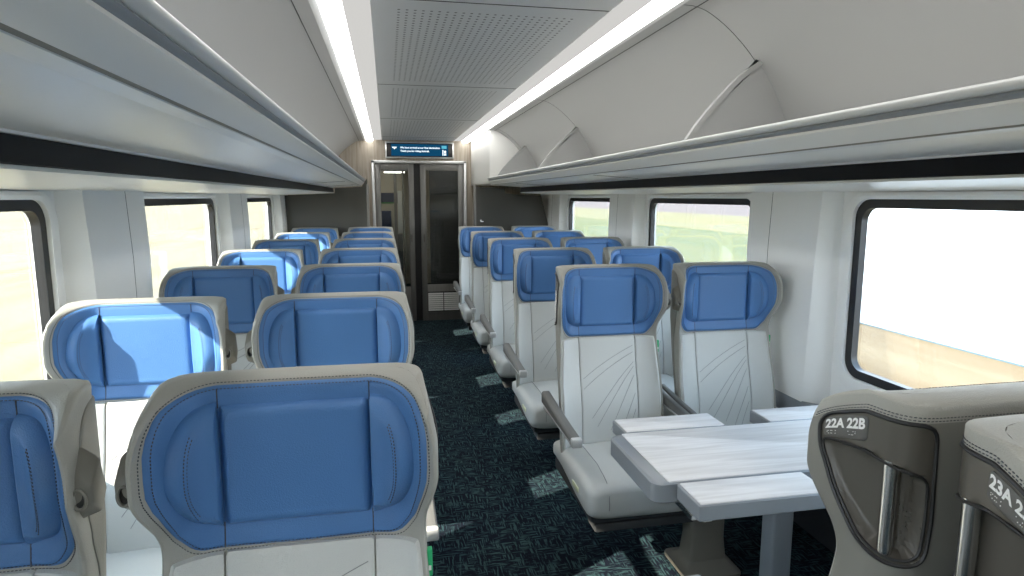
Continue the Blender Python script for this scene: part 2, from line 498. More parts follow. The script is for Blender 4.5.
def make_seat(name, s, pocket, plate=None, wall_side=False, detail=True):
    """seat facing -Y, origin on the floor under the headrest; s = +1/-1 the side where the aisle lies"""
    r = empty(name, (0, 0, 0))
    body, pock, back = shell_parts(s, pocket, bool(plate))
    sh = link('seat_shell', body, M['trim'], r)
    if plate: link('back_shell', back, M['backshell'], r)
    else: back.free()
    if pocket:
        link('grip_pocket', pock, M['pocket'], r)
        F = lambda a, z: ref(a, z, s)
        def on(poly, off):
            out = []
            for a, z in poly:
                nn = nrm(F, a, z); p = F(a, z)
                if nn.dot(p - Vector((0, -.02, z))) < 0: nn = -nn
                out.append(p + nn * off)
            return out
        bm = bmesh.new(); tube(bm, on(resample(POCKET, 90), .001), .0035, 6, closed=True)
        tube(bm, on(resample(OPEN, 90), .0005), .0025, 6, closed=True)
        link('pocket_rim', bm, M['rubber'], r)
        bm = bmesh.new()
        a, z0, z1 = .150, .985, 1.143
        nn = nrm(F, a, 1.0); 
        if nn.dot(F(a, 1.) - Vector((0, -.02, 1.))) < 0: nn = -nn
        p0 = F(a, 1.05) - nn * .011; tube(bm, [(p0.x, p0.y, z) for z in (z0, 1.02, 1.07, z1)], .0118, 16)
        link('grab_bar', bm, M['chrome'], r)
        flip = 1 if nrm(F, .07, 1.18).dot(F(.07, 1.18) - Vector((0, -.02, 1.18))) > 0 else -1
        bm = pad(F, rrect(.024, .112, 1.160, 1.204, .009), .0022, rings=8, n=64, edge=.12, sink=.001, flip=flip)
        pl = link('number_plate', bm, M['plate'], r)
        if plate:
            t = text_bm(plate, .0255, 3, .0010)
            xs = [v.co.x for v in t.verts]; w = max(xs) - min(xs); k = .078 / w
            for v in t.verts: v.co.x = (v.co.x - min(xs)) * k; 
            a0, da = (.029, 1) if s > 0 else (.107, -1)
            on_surface(F, t, a0, 1.1815, s, .0030, da)
            link('plate_numerals', t, M['white_ink'], pl)
            b = bmesh.new()
            rr = random.Random(3)
            for grp in (.004, .011, .018, .046, .053, .060):
                for (dx, dz) in ((0, 0), (.0028, 0), (0, -.003), (.0028, -.006), (0, -.006)):
                    if rr.random() < .62:
                        aa = a0 + da * (grp + dx); zz = 1.1745 + dz
                        p = on([(aa, zz)], .0026)[0]
                        bmesh.ops.create_icosphere(b, subdivisions=1, radius=.0008, matrix=Matrix.Translation(p))
            link('braille_dots', b, M['white_ink'], pl)
        if detail:
            st = bmesh.new()
            for zz in (1.2235, 1.2185):
                pts = on([(k * .005, zz) for k in range(0, 90)], .0004)
                dashes(st, pts, ns=[(p - Vector((0, 0, p.z))).normalized() for p in pts])
            link('shell_stitching', st, M['stitch'], sh)
    # blue head cover
    cov = link('headrest_cover', pad(inner, blue_poly(), .010, rings=16, n=120, edge=.07, sink=.003, cen=(0, 1.08)), M['blue'], r)
    if detail:
        st = bmesh.new()
        for ins in (-.0042, .0052):
            pts = []; ns = []
            for u, z in blue_edge(ins) :
                p, n = inn_n(u, z, .0007 if ins < 0 else .0100); pts.append(p); ns.append(n)
            pts.append(pts[0]); ns.append(ns[0])
            dashes(st, pts, ns=ns)
        link('cover_stitching', st, M['stitch'], cov)
    sm = bmesh.new()
    for sg in (-1, 1):
        for zz in ((.928, .945, .96, .975), (1.198, 1.21, 1.234)):
            sm = bmesh.new(); tube(sm, [inn_n(sg * .55, z, .0102)[0] for z in zz], .0013, 5); link('cover_seam', sm, M['stitch'], cov)
    # pillow: centre panel and two bolsters
    link('head_cushion', pad(inner, rrect(-.555, .555, .968, 1.205, (.03, .03, .02, .02)), .024, rings=14, n=110, edge=.16, cen=(0, 1.085)), M['blue'], r)
    for sg in (-1, 1):
        P = [(.555, .966), (.555, 1.212), (.74, 1.210), (.85, 1.175), (.885, 1.10), (.87, 1.03), (.76, .985)]
        P = chaikin([P[0], P[0], P[0], P[1], P[1], P[1], *P[2:]], 2)
        P = [(sg * a, z) for a, z in P]
        bo = link('side_bolster', pad(inner, P, .040, rings=12, n=90, edge=.35, cen=(sg * .67, 1.085)), M['blue'], r)
        if detail:
            st = bmesh.new()
            for q in (.66, .60):
                pts = []; ns = []
                for (a, z) in [p for p in resample(P, 90) if abs(p[0]) > .64 and .992 < p[1] < 1.19]:
                    aa = sg * .60 + (a - sg * .60) * (q / .8 + .02); zz = 1.085 + (z - 1.085) * (q / .8 + .05)
                    p, n = inn_n(aa, zz, .0392); pts.append(p); ns.append(n)
                # order by angle so the polyline is continuous
                ordr = sorted(range(len(pts)), key=lambda i: -pts[i].z); pts = [pts[i] for i in ordr]; ns = [ns[i] for i in ordr]
                dashes(st, pts, ns=ns)
            link('bolster_stitching', st, M['stitch'], bo)
    # pale body panels
    bp = link('back_panel', pad(inner, rrect(-.5555, .5555, .44, .922, .004), .010, rings=14, n=110, edge=.04, sink=.002, cen=(0, .68)), M['body'], r)
    for sg in (-1, 1):
        P = rrect(.558, .985, .44, .922, (.004, .01, .05, .004))
        P = [(sg * (a if z < .86 else a), z) for a, z in P]
        link('back_side_panel', pad(inner, P, .010, rings=10, n=90, edge=.06, sink=.002, cen=(sg * .76, .68)), M['body'], r)
    sm = bmesh.new()
    for (u0, z0, u1, z1, bow) in ((-.50, .735, .50, .875, .018), (-.50, .690, .50, .845, .020), (-.36, .560, .50, .800, .022), (-.26, .520, .50, .780, .024), (0., .500, .50, .740, .02), (.18, .47, .50, .66, .012), (.30, .45, .50, .59, .008)):
        pts = []
        for k in range(15):
            t = k / 14; pts.append(inn_n(u0 + (u1 - u0) * t, z0 + (z1 - z0) * t + bow * 4 * t * (1 - t) * .5, .0103)[0])
        tube(sm, pts, .0011, 5)
    link('quilting_seam', sm, M['seam'], bp)
    # green tag on the +x edge
    p = outer(.01, .86, 1)
    tg = None if plate and s > 0 else link('care_tag', bx(p.x - .002, p.x + .008, p.y - .012, p.y + .004, .845, .90, bev=.0015), M['green'], r)
    if tg: link('tag_print', bx(p.x + .0005, p.x + .0055, p.y - .0126, p.y - .0119, .858, .868), M['white_ink'], tg)
    # seat cushion : loft along y of superellipse sections
    bm = bmesh.new(); rows = []
    Y = [-.555, -.553, -.545, -.53, -.505, -.45, -.36, -.26, -.16, -.06, -.02]
    for y in Y:
        e = max(0, min(1, (y + .555) / .05)); e = math.sqrt(1 - (1 - e) ** 2)
        hx = .214 + .036 * e; zt = .420 + .038 * e - .012 * sstep(-.3, -.05, y) ; zb = .350 - .048 * e
        if y > -.42: zb = .308 + .05 * sstep(-.42, -.1, y)
        row = []
        for k in range(40):
            a = 2 * PI * k / 40; c, sn = math.cos(a), math.sin(a)
            px = hx * math.copysign(abs(c) ** .28, c); pz = (zt + zb) / 2 + (zt - zb) / 2 * math.copysign(abs(sn) ** .45, sn)
            if sn > 0: pz += .008 * math.exp(-(px / .14) ** 4) * e - .004 * e
            row.append((px, y, pz))
        rows.append(row)
    vs = grid(bm, rows, True); bm.faces.new(vs[0][::-1]); bm.faces.new(vs[-1])
    cu = link('seat_cushion', bm, M['body'], r)
    for sg in (-1, 1):
        sm = bmesh.new(); tube(sm, [(sg * (.150 + .018 * sstep(-.3, -.56, y)), y - (.001 if y < -.55 else 0), z) for y, z in ((-.05, .451), (-.2, .457), (-.36, .4615), (-.47, .4605), (-.515, .454), (-.540, .440), (-.553, .415), (-.557, .37), (-.556, .355))], .0015, 5)
        link('cushion_seam', sm, M['seam'], cu)
    bm = bmesh.new(); box(bm, -.225, .225, -.50, .05, .27, .345, bev=.02)
    link('seat_pan', bm, M['pan'], r)
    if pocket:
        link('cushion_side_strip', bx(s * .250 - .004, s * .250 + .004, -.42, -.34, .372, .392, bev=.001), M['label'], cu)  # pale yellow strip on the aisle side of the cushion
    # arm rests
    def arm(cx, w, capm=True):
        a = bmesh.new()
        rows = []
        for (y, zt, h) in ((.02, .665, .06), (-.06, .655, .050), (-.20, .640, .040), (-.36, .628, .036), (-.455, .622, .034)):
            rows.append([(cx + (px - .5) * w, y, zt - h + pz * h) for px, pz in rrect(0, 1, 0, 1, .22, 3)])
        vv = grid(a, rows, True); a.faces.new(vv[0][::-1]); a.faces.new(vv[-1])
        ar = link('armrest', a, M['arm'], r)
        if capm:
            link('armrest_cap', bx(cx - w / 2 - .001, cx + w / 2 + .001, -.482, -.452, .586, .624, bev=.007), M['armcap'], ar)
        link('armrest_strip', bx(cx - w / 2 - .0015, cx + w / 2 + .0015, -.45, -.02, .598, .604), M['armcap'], ar)
    if pocket: arm(s * .277, .042)
    arm(-s * .2705 if pocket else s * .2705, .027)
    g = -s if pocket else s
    G = lambda a, z: ref(a, z, g)
    fl = 1 if nrm(G, .10, 1.1).x * g > 0 else -1
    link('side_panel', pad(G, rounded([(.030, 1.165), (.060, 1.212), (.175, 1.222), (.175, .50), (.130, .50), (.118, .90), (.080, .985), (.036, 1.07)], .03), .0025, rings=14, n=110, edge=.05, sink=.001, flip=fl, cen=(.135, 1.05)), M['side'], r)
    # coat-hook grip on the side towards the neighbouring seat
    g = -s if pocket else s
    if not wall_side:
        bm = bmesh.new(); b0 = tipx(1.08) + .004
        def X(y): return b0 - .030 * ((y + .11) / .15)
        pts = [(X(y) - .006, y - .012, z + .025) for y, z in ((-.045, 1.150), (-.085, 1.115), (-.100, 1.075), (-.092, 1.040), (-.060, 1.005), (-.020, 1.045), (-.012, 1.10))]
        pts += [(b0 + .029, y - .012, z + .025) for y, z in ((-.052, 1.118), (-.090, 1.082), (-.088, 1.048), (-.058, 1.022), (-.035, 1.055))]
        for p in pts: bm.verts.new((g * p[0], p[1], p[2]))
        bmesh.ops.convex_hull(bm, input=bm.verts[:])
        bmesh.ops.dissolve_limit(bm, angle_limit=.05, verts=bm.verts[:], edges=bm.edges[:])
        bmesh.ops.bevel(bm, geom=bm.edges[:], offset=.004, segments=3, profile=.5, affect='EDGES')
        hk = link('coat_hook', bm, M['shell'], r)
        cx = g * (b0 + .012); n_ = 24
        def ell(k, f, y): t = 2 * PI * k / n_; return (cx + g * .010 * f * math.cos(t), y - .012, 1.087 + .017 * f * math.sin(t))
        bm = bmesh.new(); tube(bm, [ell(k, 1, -.097) for k in range(n_)], .0028, 6, closed=True); link('hook_ring', bm, M['shell'], hk)
        bm = bmesh.new(); rg = [bm.verts.new(ell(k, 1, -.0975)) for k in range(n_)]; rb = [bm.verts.new(ell(k, .7, -.093)) for k in range(n_)]
        for k in range(n_): bm.faces.new((rg[k], rg[(k + 1) % n_], rb[(k + 1) % n_], rb[k]))
        bm.faces.new(rb)
        link('hook_socket', bm, M['gap'], hk)
    return r

P0 = .99
ordn = ['first', 'second', 'third', 'fourth', 'fifth', 'sixth', 'seventh']
GRP = 'rows of blue and grey train seats'
def put(proto, first, x, y, rz, label):
    o = proto if first else copy_tree(proto)
    o.location = (x, y, 0); o.rotation_euler = (0, 0, rz); o.scale = (1, 1, .986 if x < 0 else 1)
    tag(o, label, 'train seat', GRP); return o
def where(i, n):
    return 'in the nearest row' if i == 0 else ('in the farthest row' if i == n - 1 else 'in the %s row from the camera' % ordn[i])
pa = make_seat('train_seat', 1, True)
XA, XW = .583, 1.158
YL, YR, PL = 1.19, 2.73, .99
for i in range(7):
    put(pa, i == 0, -XA + .007, YL + PL * i, 0, 'blue-headed seat left of the aisle, beside it, %s' % where(i, 7))
pw = make_seat('train_seat', 1, False)
for i in range(7):
    put(pw, i == 0, -XW - .006, YL + PL * i, 0, 'blue-headed seat by the left windows, %s' % where(i, 7))
pr_ = make_seat('train_seat', -1, True)
RR = ['directly behind the table', 'second behind the table', 'third behind the table', 'fourth behind the table', 'farthest from the table']
for i in range(5):
    put(pr_, i == 0, XA, YR + P0 * i, 0, 'blue-headed seat right of the aisle, beside it, row %s' % RR[i])
pv = make_seat('train_seat', -1, False)
for i in range(5):
    put(pv, i == 0, XW, YR + P0 * i, 0, 'blue-headed grey seat by the right windows, row %s' % RR[i])
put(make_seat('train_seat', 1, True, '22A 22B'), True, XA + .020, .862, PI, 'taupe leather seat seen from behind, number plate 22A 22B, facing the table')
put(make_seat('train_seat', -1, True, '23A 23B'), True, XA + .030, .648, 0, 'taupe leather seat with number plate 23A, cut by the right edge of the picture')

# pedestals, one per pair of seats
def pedestal():
    r = empty('seat_pedestal', (0, 0, 0))
    bm = bmesh.new(); rows = []
    for z, hx, hy in ((0.0, .125, .12), (.015, .125, .12), (.022, .11, .10), (.05, .084, .055), (.14, .076, .045), (.22, .076, .045), (.255, .10, .07)):
        rows.append([((px - .5) * 2 * hx, (py - .5) * 2 * hy, z) for px, py in rrect(0, 1, 0, 1, .12, 3)])
    vv = grid(bm, rows, True); bm.faces.new(vv[0][::-1]); bm.faces.new(vv[-1])
    link('column', bm, M['ped'], r)
    link('cross_beam', bx(-.50, .50, -.05, .05, .222, .260, bev=.01), M['pan'], r)
    return r
pp = pedestal(); k = 0
spots = [(-.88, YL + PL * i - .43, 'under the left seats, %s' % where(i, 7)) for i in range(7)]
spots += [(.885, YR + P0 * i - .43, 'under the right pair of seats, row %s' % RR[i]) for i in range(5)]
for x, y, lb in spots:
    o = pp if k == 0 else copy_tree(pp); k += 1
    o.location = (x, y, 0); tag(o, 'beige pedestal ' + lb, 'pedestal', 'pedestals under the seat pairs')
for (x, y, lb, rz) in ((.88, 1.145, 'beige metal seat pedestal under the seat marked 22A 22B', 0),):
    o = copy_tree(pp); o.location = (x, y, 0); tag(o, lb, 'pedestal', 'pedestals under the seat pairs')

# ------------------------------------------------------------------ table
T = empty('folding_table', (.95, 1.8, 0))
T.location.x = .962
tag(T, 'white wood-grain train table with grey edges and fold-out leaves, beside the right window', 'table')
def tl(name, bm, m, parent=T):
    bmesh.ops.translate(bm, verts=bm.verts, vec=(-.95, -1.8, 0)); return link(name, bm, m, parent)
def slab(x0, x1, y0, y1, z0, z1, r, bev=.004):
    bm = bmesh.new(); P = rrect(x0, x1, y0, y1, r, 6)
    zs = [(z0, bev), (z0 + bev, 0), (z1 - bev, 0), (z1, bev)]
    cx, cy = (x0 + x1) / 2, (y0 + y1) / 2
    rows = [[(x + (-i if x > cx else i), y + (-i if y > cy else i), z) for x, y in P] for z, i in zs]
    vv = grid(bm, rows, True); bm.faces.new(vv[0][::-1]); bm.faces.new(vv[-1]); return bm
tl('table_body', slab(.325, 1.475, 1.607, 1.995, .672, .737, (.035, .01, .01, .035), .006), M['tablegrey'])
tl('table_top', slab(.372, 1.470, 1.612, 1.990, .734, .7405, .004, .001), M['tabletop'])
for (x0, x1, y0, y1) in ((.392, .798, 1.462, 1.600), (.392, .78, 2.002, 2.135), (.955, 1.40, 2.002, 2.135), (.955, 1.40, 1.462, 1.600)):
    lf = tl('table_leaf', slab(x0, x1, y0, y1, .690, .7365, .006, .003), M['tablegrey'])
    b = slab(x0 + .007, x1 - .005, y0 + .005, y1 - .004, .7355, .7395, .003, .001)
    bmesh.ops.translate(b, verts=b.verts, vec=(-.95, -1.8, 0)); link('leaf_top', b, M['tabletop'], lf)
tl('table_leg', bx(.83, .91, 1.765, 1.835, 0.012, .675, bev=.012, seg=3), M['tablegrey'])
tl('leg_foot', bx(.76, .98, 1.70, 1.90, 0, .014, bev=.004), M['tablegrey'])
b = bx(.40, .44, 1.52, 1.66, .662, .690, bev=.005); box(b, .425, .455, 1.50, 1.53, .665, .689, bev=.004)
tl('leaf_bracket', b, M['chrome'])

# ------------------------------------------------------------------ the car: floor, walls, ceiling
def struct(name, bm, m, parent=None, smooth=True):
    o = link(name, bm, m, parent, smooth)
    if parent is None: o['kind'] = 'structure'
    return o
YB, YE = -2.6, 7.95
struct('floor', bx(-1.6, 1.6, YB, 11.6, -.06, 0), M['carpet'], smooth=False)
ENDS = {1: [(2.34 + 2.145 * k) for k in (-2, -1, 0, 1, 2)], -1: [(2.43 + 2.18 * k) for k in (-2, -1, 0, 1, 2)]}
WL = 1.40; ZB, ZT = .795, 1.549
def side_wall(sg):
    """wall with rounded window openings"""
    name = 'wall_right' if sg > 0 else 'wall_left'
    bm = bmesh.new(); X = 1.55 * sg; X2 = 1.60 * sg
    ends = ENDS[sg]; cuts = [YB]
    for e in ends: cuts += [e - WL - .12, e + .12]
    cuts.append(YE + .6)
    def q(y0, y1, z0, z1):
        for xx in (X, X2): bm.faces.new([bm.verts.new(p) for p in ((xx, y0, z0), (xx, y1, z0), (xx, y1, z1), (xx, y0, z1))])
    for i in range(0, len(cuts), 2): q(cuts[i], cuts[i + 1], 0, 2.35)
    for e in ends:
        y0, y1 = e - WL - .12, e + .12
        q(y0, y1, 0, ZB - .12); q(y0, y1, ZT + .06, 2.35)
        n = 56; R = resample(rrect(e - WL, e, ZB, ZT, .075, 8), n)
        cy, cz = e - WL / 2, (ZB + ZT) / 2
        O = []
        for (y, z) in R:   # project to the outer rectangle
            dy, dz = y - cy, z - cz
            k = min(((y1 - cy) / abs(dy)) if abs(dy) > 1e-6 else 1e9, (((ZT + .06 - cz) if dz > 0 else (cz - ZB + .12)) / abs(dz)) if abs(dz) > 1e-6 else 1e9)
            O.append((cy + dy * k, cz + dz * k))
        for xx in (X, X2): grid(bm, [[(xx, *p) for p in O], [(xx, *p) for p in R]], True)
        # corner fillers
        for (yy, zz) in ((y0, ZB - .12), (y1, ZB - .12), (y0, ZT + .06), (y1, ZT + .06)):
            near = sorted(O, key=lambda p: math.hypot(p[0] - yy, p[1] - zz))
            a = min((p for p in O if abs(p[0] - yy) < 1e-4), key=lambda p: abs(p[1] - zz), default=near[0]); b_ = min((p for p in O if abs(p[1] - zz) < 1e-4), key=lambda p: abs(p[0] - yy), default=near[1])
            for xx in (X, X2): bm.faces.new([bm.verts.new((xx, *p)) for p in ((yy, zz), a, b_)])
        grid(bm, [[(X, *p) for p in R], [(X2, *p) for p in R]], True)
    return struct(name, bm, M['white'], smooth=False)
n_win = 0
for sg in (1, -1):
    side_wall(sg)
    for e in ENDS[sg]:
        n_win += 1
        w = empty('window_%d' % n_win, (1.55 * sg, e - WL / 2, 1.17)); w['kind'] = 'structure'
        def wl(nm, bm, m):
            bmesh.ops.translate(bm, verts=bm.verts, vec=(-1.55 * sg, -(e - WL / 2), -1.17)); return link(nm, bm, m, w)
        def ring(x_in, x_out, g0, g1, r0, bulge=0):
            bm = bmesh.new()
            A = rrect(e - WL + g0, e - g0, ZB + g0, ZT - g0, r0, 8); B = rrect(e - WL - g1, e + g1, ZB - g1, ZT + g1 * .55, r0 + (g0 + g1) * .6, 8)
            rows = [[(sg * x_out, *p) for p in A], [(sg * x_in, *p) for p in A], [(sg * (x_in - bulge), (a[0] + b[0]) / 2, (a[1] + b[1]) / 2) for a, b in zip(A, B)], [(sg * x_in, *p) for p in B], [(sg * x_out, *p) for p in B]]
            rows.append(rows[0]); grid(bm, rows, True); return bm
        wl('window_gasket', ring(1.545, 1.575, .034, .004, .055), M['gasket'])
        wl('window_bezel', ring(1.530, 1.556, -.002, .052, .078, .006), M['white'])
        bm = bmesh.new(); P = rrect(e - WL + .01, e - .01, ZB + .01, ZT - .01, .06, 6)
        rows = [[(sg * 1.560, *p) for p in P], [(sg * 1.566, *p) for p in P]]
        vv = grid(bm, rows, True); bm.faces.new(vv[0][::-1]); bm.faces.new(vv[-1])
        wl('pane', bm, M['pane'])
    # pillars between windows
    es = ENDS[sg]
    for i, e in enumerate(es):
        y0 = e + .085; y1 = (e + (2.145 if sg > 0 else 2.18) - WL + .0) if i < 4 else YE
        if i == 4: y1 = y0 + .60
        bm = bmesh.new(); rows = []
        for z, ins in ((.56, .0), (.62, .0), (1.30, .0), (1.60, .012)):
            b0 = .085 - .035 * sstep(.6, 1.6, z)
            xi = 1.470 + ins
            rows.append([(sg * 1.552, y0 - .0, z), (sg * (xi + .045), y0 + .016, z), (sg * xi, y0 + b0, z), (sg * xi, y1 - b0, z), (sg * (xi + .045), y1 - .016, z), (sg * 1.552, y1, z)])
        grid(bm, rows)
        p = link('wall_pillar', bm, M['white']); tag(p, kind='structure')
        p.name = 'trim_%d' % (n_win * 10 + i)
        ym = y0 + (y1 - y0) * .63
        s_ = bmesh.new(); rows = [[(sg * (1.4895 + ins), ym + dy + (z - 1.1) * .03, z) for dy in (-.0015, .0015)] for z, ins in ((.62, 0), (1.3, 0), (1.6, .012))]
        grid(s_, [[(sg * (1.4693 + ins), ym + dy, z) for dy in (-.0014, .0014)] + [(sg * (1.4715 + ins), ym + dy, z) for dy in (.0014, -.0014)] for z, ins in ((.62, 0), (1.3, 0), (1.6, .012))], True)
        t = link('panel_joint', s_, M['gap'], p)
    # low wall ledge + heater cover
    nm = 'right' if sg > 0 else 'left'
    def mir(P): return [(sg * x, z) for x, z in P]
    bm = bmesh.new(); prism(bm, mir([(1.56, .50), (1.470, .53), (1.464, .60), (1.472, .620), (1.56, .625)]), YB, 7.25)
    struct('trim_%d' % (1 if sg > 0 else 2), bm, M['tablegrey'])
    bm = bmesh.new(); prism(bm, mir([(1.56, 0), (1.50, 0), (1.50, .20), (1.52, .23), (1.56, .24)]), YB, 7.25)
    struct('baseboard_' + nm, bm, M['heater'])

# ceiling
bm = bmesh.new(); prism(bm, [(-.435, 2.242), (.435, 2.242), (.435, 2.30), (-.435, 2.30)], YB, YE)
struct('ceiling', bm, M['perf'])
bm = bmesh.new()
for y in (2.34 + 1.72 * k for k in range(-2, 4)): box(bm, -.43, .43, y - .0025, y + .0025, 2.2405, 2.2435)
struct('trim_3', bm, M['gap'], smooth=False)
PROF = [(.645, 2.232), (.70, 2.228), (.76, 2.205), (.84, 2.150), (.92, 2.075), (.99, 1.985), (1.045, 1.89), (1.08, 1.80), (1.10, 1.70)]
def spl(P, n=8):
    out = []
    for i in range(len(P) - 1):
        p0 = P[max(0, i - 1)]; p1 = P[i]; p2 = P[i + 1]; p3 = P[min(len(P) - 1, i + 2)]
        for k in range(n):
            t = k / n
            out.append(tuple(.5 * ((2 * p1[j]) + (-p0[j] + p2[j]) * t + (2 * p0[j] - 5 * p1[j] + 4 * p2[j] - p3[j]) * t * t + (-p0[j] + 3 * p1[j] - 3 * p2[j] + p3[j]) * t ** 3) for j in (0, 1)))
    out.append(P[-1]); return out
PR = spl(PROF, 5)
for sg in (1, -1):
    nm = 'right' if sg > 0 else 'left'
    bm = bmesh.new(); prism(bm, [(sg * x, z) for x, z in PR] + [(sg * 1.6, 1.7), (sg * 1.6, 2.36), (sg * .645, 2.30)], YB, YE)
    o = struct('ceiling_' + nm, bm, M['ceil'])
    s_ = bmesh.new(); box(s_, min(sg * .699, sg * .702), max(sg * .699, sg * .702), YB, YE, 2.2265, 2.2295)
    for y in ([2.16, 4.40, 6.30] if sg > 0 else []):
        tube(s_, [(sg * x, y + .02, z) for x, z in PR[1:]], .0014, 5)
    link('panel_joint', s_, M['gap'], o)
    # lamps
    L = empty('ceiling_light', (sg * .56, 2.7, 2.23))
    tag(L, 'long white light strip in the ceiling on the %s of the aisle' % nm, 'ceiling light', 'ceiling light strips')
    def ll(n_, b, m):
        bmesh.ops.translate(b, verts=b.verts, vec=(-sg * .56, -2.7, -2.23)); return link(n_, b, m, L)
    b = bmesh.new(); prism(b, [(sg * x, z) for x, z in ((.535, 2.236), (.542, 2.222), (.608, 2.222), (.616, 2.236), (.616, 2.262), (.535, 2.262))], YB, YE - .02); ll('lamp_lens', b, M['lamp'])
    b = bmesh.new(); prism(b, [(sg * x, z) for x, z in ((.437, 2.244), (.534, 2.240), (.534, 2.262), (.437, 2.262))], YB, YE - .02); ll('lamp_diffuser', b, M['lamp_soft'])
    b = bmesh.new(); prism(b, [(sg * x, z) for x, z in ((.43, 2.264), (.60, 2.264), (.618, 2.234), (.645, 2.231), (.65, 2.30), (.43, 2.30))], YB, YE - .02); ll('lamp_housing', b, M['alu'])
    # luggage rack
    ye = 7.24 if sg < 0 else 6.44
    R_ = empty('luggage_rack', (sg * .8, 2.7, 1.7))
    tag(R_, 'pale overhead luggage rack running the length of the car above the %s windows' % nm, 'luggage rack')
    def rl(n_, P, m, y0=YB, y1=None, raw=None):
        b = raw or bmesh.new()
        if raw is None: prism(b, [(sg * x, z) for x, z in P], y0, y1 or ye)
        bmesh.ops.translate(b, verts=b.verts, vec=(-sg * .8, -2.7, -1.7)); return link(n_, b, m, R_)
    rl('rack_body', [(.636, 1.722), (.634, 1.716), (.664, 1.683), (.672, 1.680), (.98, 1.660), (1.03, 1.660), (1.12, 1.66), (1.12, 1.705), (1.08, 1.715), (.66, 1.726)], M['bin'])
    rl('rack_lip', spl([(.650, 1.734), (.628, 1.736), (.618, 1.744), (.620, 1.753), (.634, 1.757), (.652, 1.748)], 4), M['alu'])
    rl('rack_groove', [(.640, 1.721), (.632, 1.724), (.628, 1.730), (.632, 1.7355), (.655, 1.7355), (.655, 1.721)], M['tablegrey'])
    rl('underside_line', [(.6650, 1.6825), (.6655, 1.6808), (.668, 1.6790), (.669, 1.682)], M['shell'])
    rl('underside_rail', [(.668, 1.6815), (.700, 1.6795), (.700, 1.6765), (.671, 1.6785)], M['alu'])
    rl('black_strip', [(.975, 1.6605), (.968, 1.655), (.962, 1.612), (.967, 1.609), (1.0, 1.609), (1.0, 1.6605)], M['blackband'])
    rl('strip_edge', [(.958, 1.6622), (.978, 1.6612), (.976, 1.656), (.962, 1.657)], M['alu'])
    rl('underside_panel', [(.965, 1.6085), (.963, 1.602), (1.20, 1.590), (1.552, 1.582), (1.552, 1.66), (1.02, 1.66)], M['bin'])
    for y in ((3.3, 5.4) if sg > 0 else (4.95, 6.3)):
        b = bmesh.new(); box(b, min(sg * .70, sg * .962), max(sg * .70, sg * .962), y - .0015, y + .0015, 1.6575, 1.6595)
        for v in b.verts: v.co.z += (.98 - abs(v.co.x)) * .065
        rl('rack_joint', None, M['gap'], raw=b)
# rack dividers on the right: curved strut with fin behind
for i, y in enumerate((2.16, 4.40, 6.10)):
    d = empty('rack_divider', (.8, y, 1.75))
    tag(d, 'curved pale divider strut in the right luggage rack, %s' % ('nearest to the camera', 'middle one of three', 'beside the white end cabinet')[i], 'rack divider', 'dividers in the right luggage rack')
    pts = spl([(.662, 1.748), (.72, 1.83), (.80, 1.92), (.87, 1.99), (.945, 2.043)], 5)
    b = bmesh.new()
    rows = []
    for (x, z) in pts:
        rows.append([(x - .8 + dx, dy, z - 1.75 + dz) for dx, dy, dz in ((-.006, -.011, .004), (.010, -.011, -.006), (.010, .011, -.006), (-.006, .011, .004))])
    vv = grid(b, rows, True); b.faces.new(vv[0][::-1]); b.faces.new(vv[-1]); link('strut', b, M['ceil'], d)
    top = [(x, z) for x, z in PR if .93 < x < 1.09 and z > 1.73]
    poly = [(x + .004, z - .004) for x, z in pts] + [(x - .004, z - .004) for x, z in top] + [(1.08, 1.73), (.68, 1.733)]
    b = bmesh.new(); rows = [[(x - .8, dy, z - 1.75) for x, z in poly] for dy in (-.003, .003)]
    vv = grid(b, rows, True); b.faces.new(vv[0][::-1]); b.faces.new(vv[-1]); link('fin', b, M['ceil'], d)
# white end cabinet on the right
cab = empty('end_cabinet', (.95, 7.0, 1.7)); tag(cab, 'white box cabinet at the far end of the right luggage rack', 'cabinet')
b = bx(-.30, .50, -.53, .93, .0, .535, bev=.004); link('cabinet_body', b, M['white'], cab)
b = bx(-.303, -.299, -.50, .60, .02, .50); link('cabinet_door', b, M['white'], cab)

# dark partitions either side before the end wall
for sg in (1, -1):
    nm = 'right' if sg > 0 else 'left'
    pt = empty('partition_panel', (sg * 1.05, 7.27, 0)); tag(pt, 'dark grey partition panel behind the last %s seats' % nm, 'partition', 'dark partitions at the end of the car')
    b = bmesh.new(); P = [(.60, 0), (1.50, 0), (1.50, .9), (1.47, 1.25), (1.385, 1.576), (1.10, 1.585), (.955, 1.605), (.95, 1.655), (.66, 1.672), (.60, 1.69)] if sg > 0 else [(.60, 0), (1.545, 0), (1.485, .6), (1.48, 1.576), (.955, 1.60), (.95, 1.655), (.66, 1.672), (.60, 1.77)]
    rows = [[(sg * (x - 1.05), dy, z) for x, z in P] for dy in (-.012, .012)]
    vv = grid(b, rows, True); b.faces.new(vv[0][::-1]); b.faces.new(vv[-1]); link('panel', b, M['dark'], pt)
    link('edge_post', bx(min(-sg * .462, -sg * .435), max(-sg * .462, -sg * .435), -.02, .02, 0, 1.70, bev=.004), M['doormetal'], pt)
    if sg > 0:
        b = bx(-.39, -.35, -.04, -.012, 1.27, 1.285, bev=.004); box(b, -.39, -.375, -.035, -.012, 1.27, 1.30, bev=.003); link('latch', b, M['chrome'], pt)

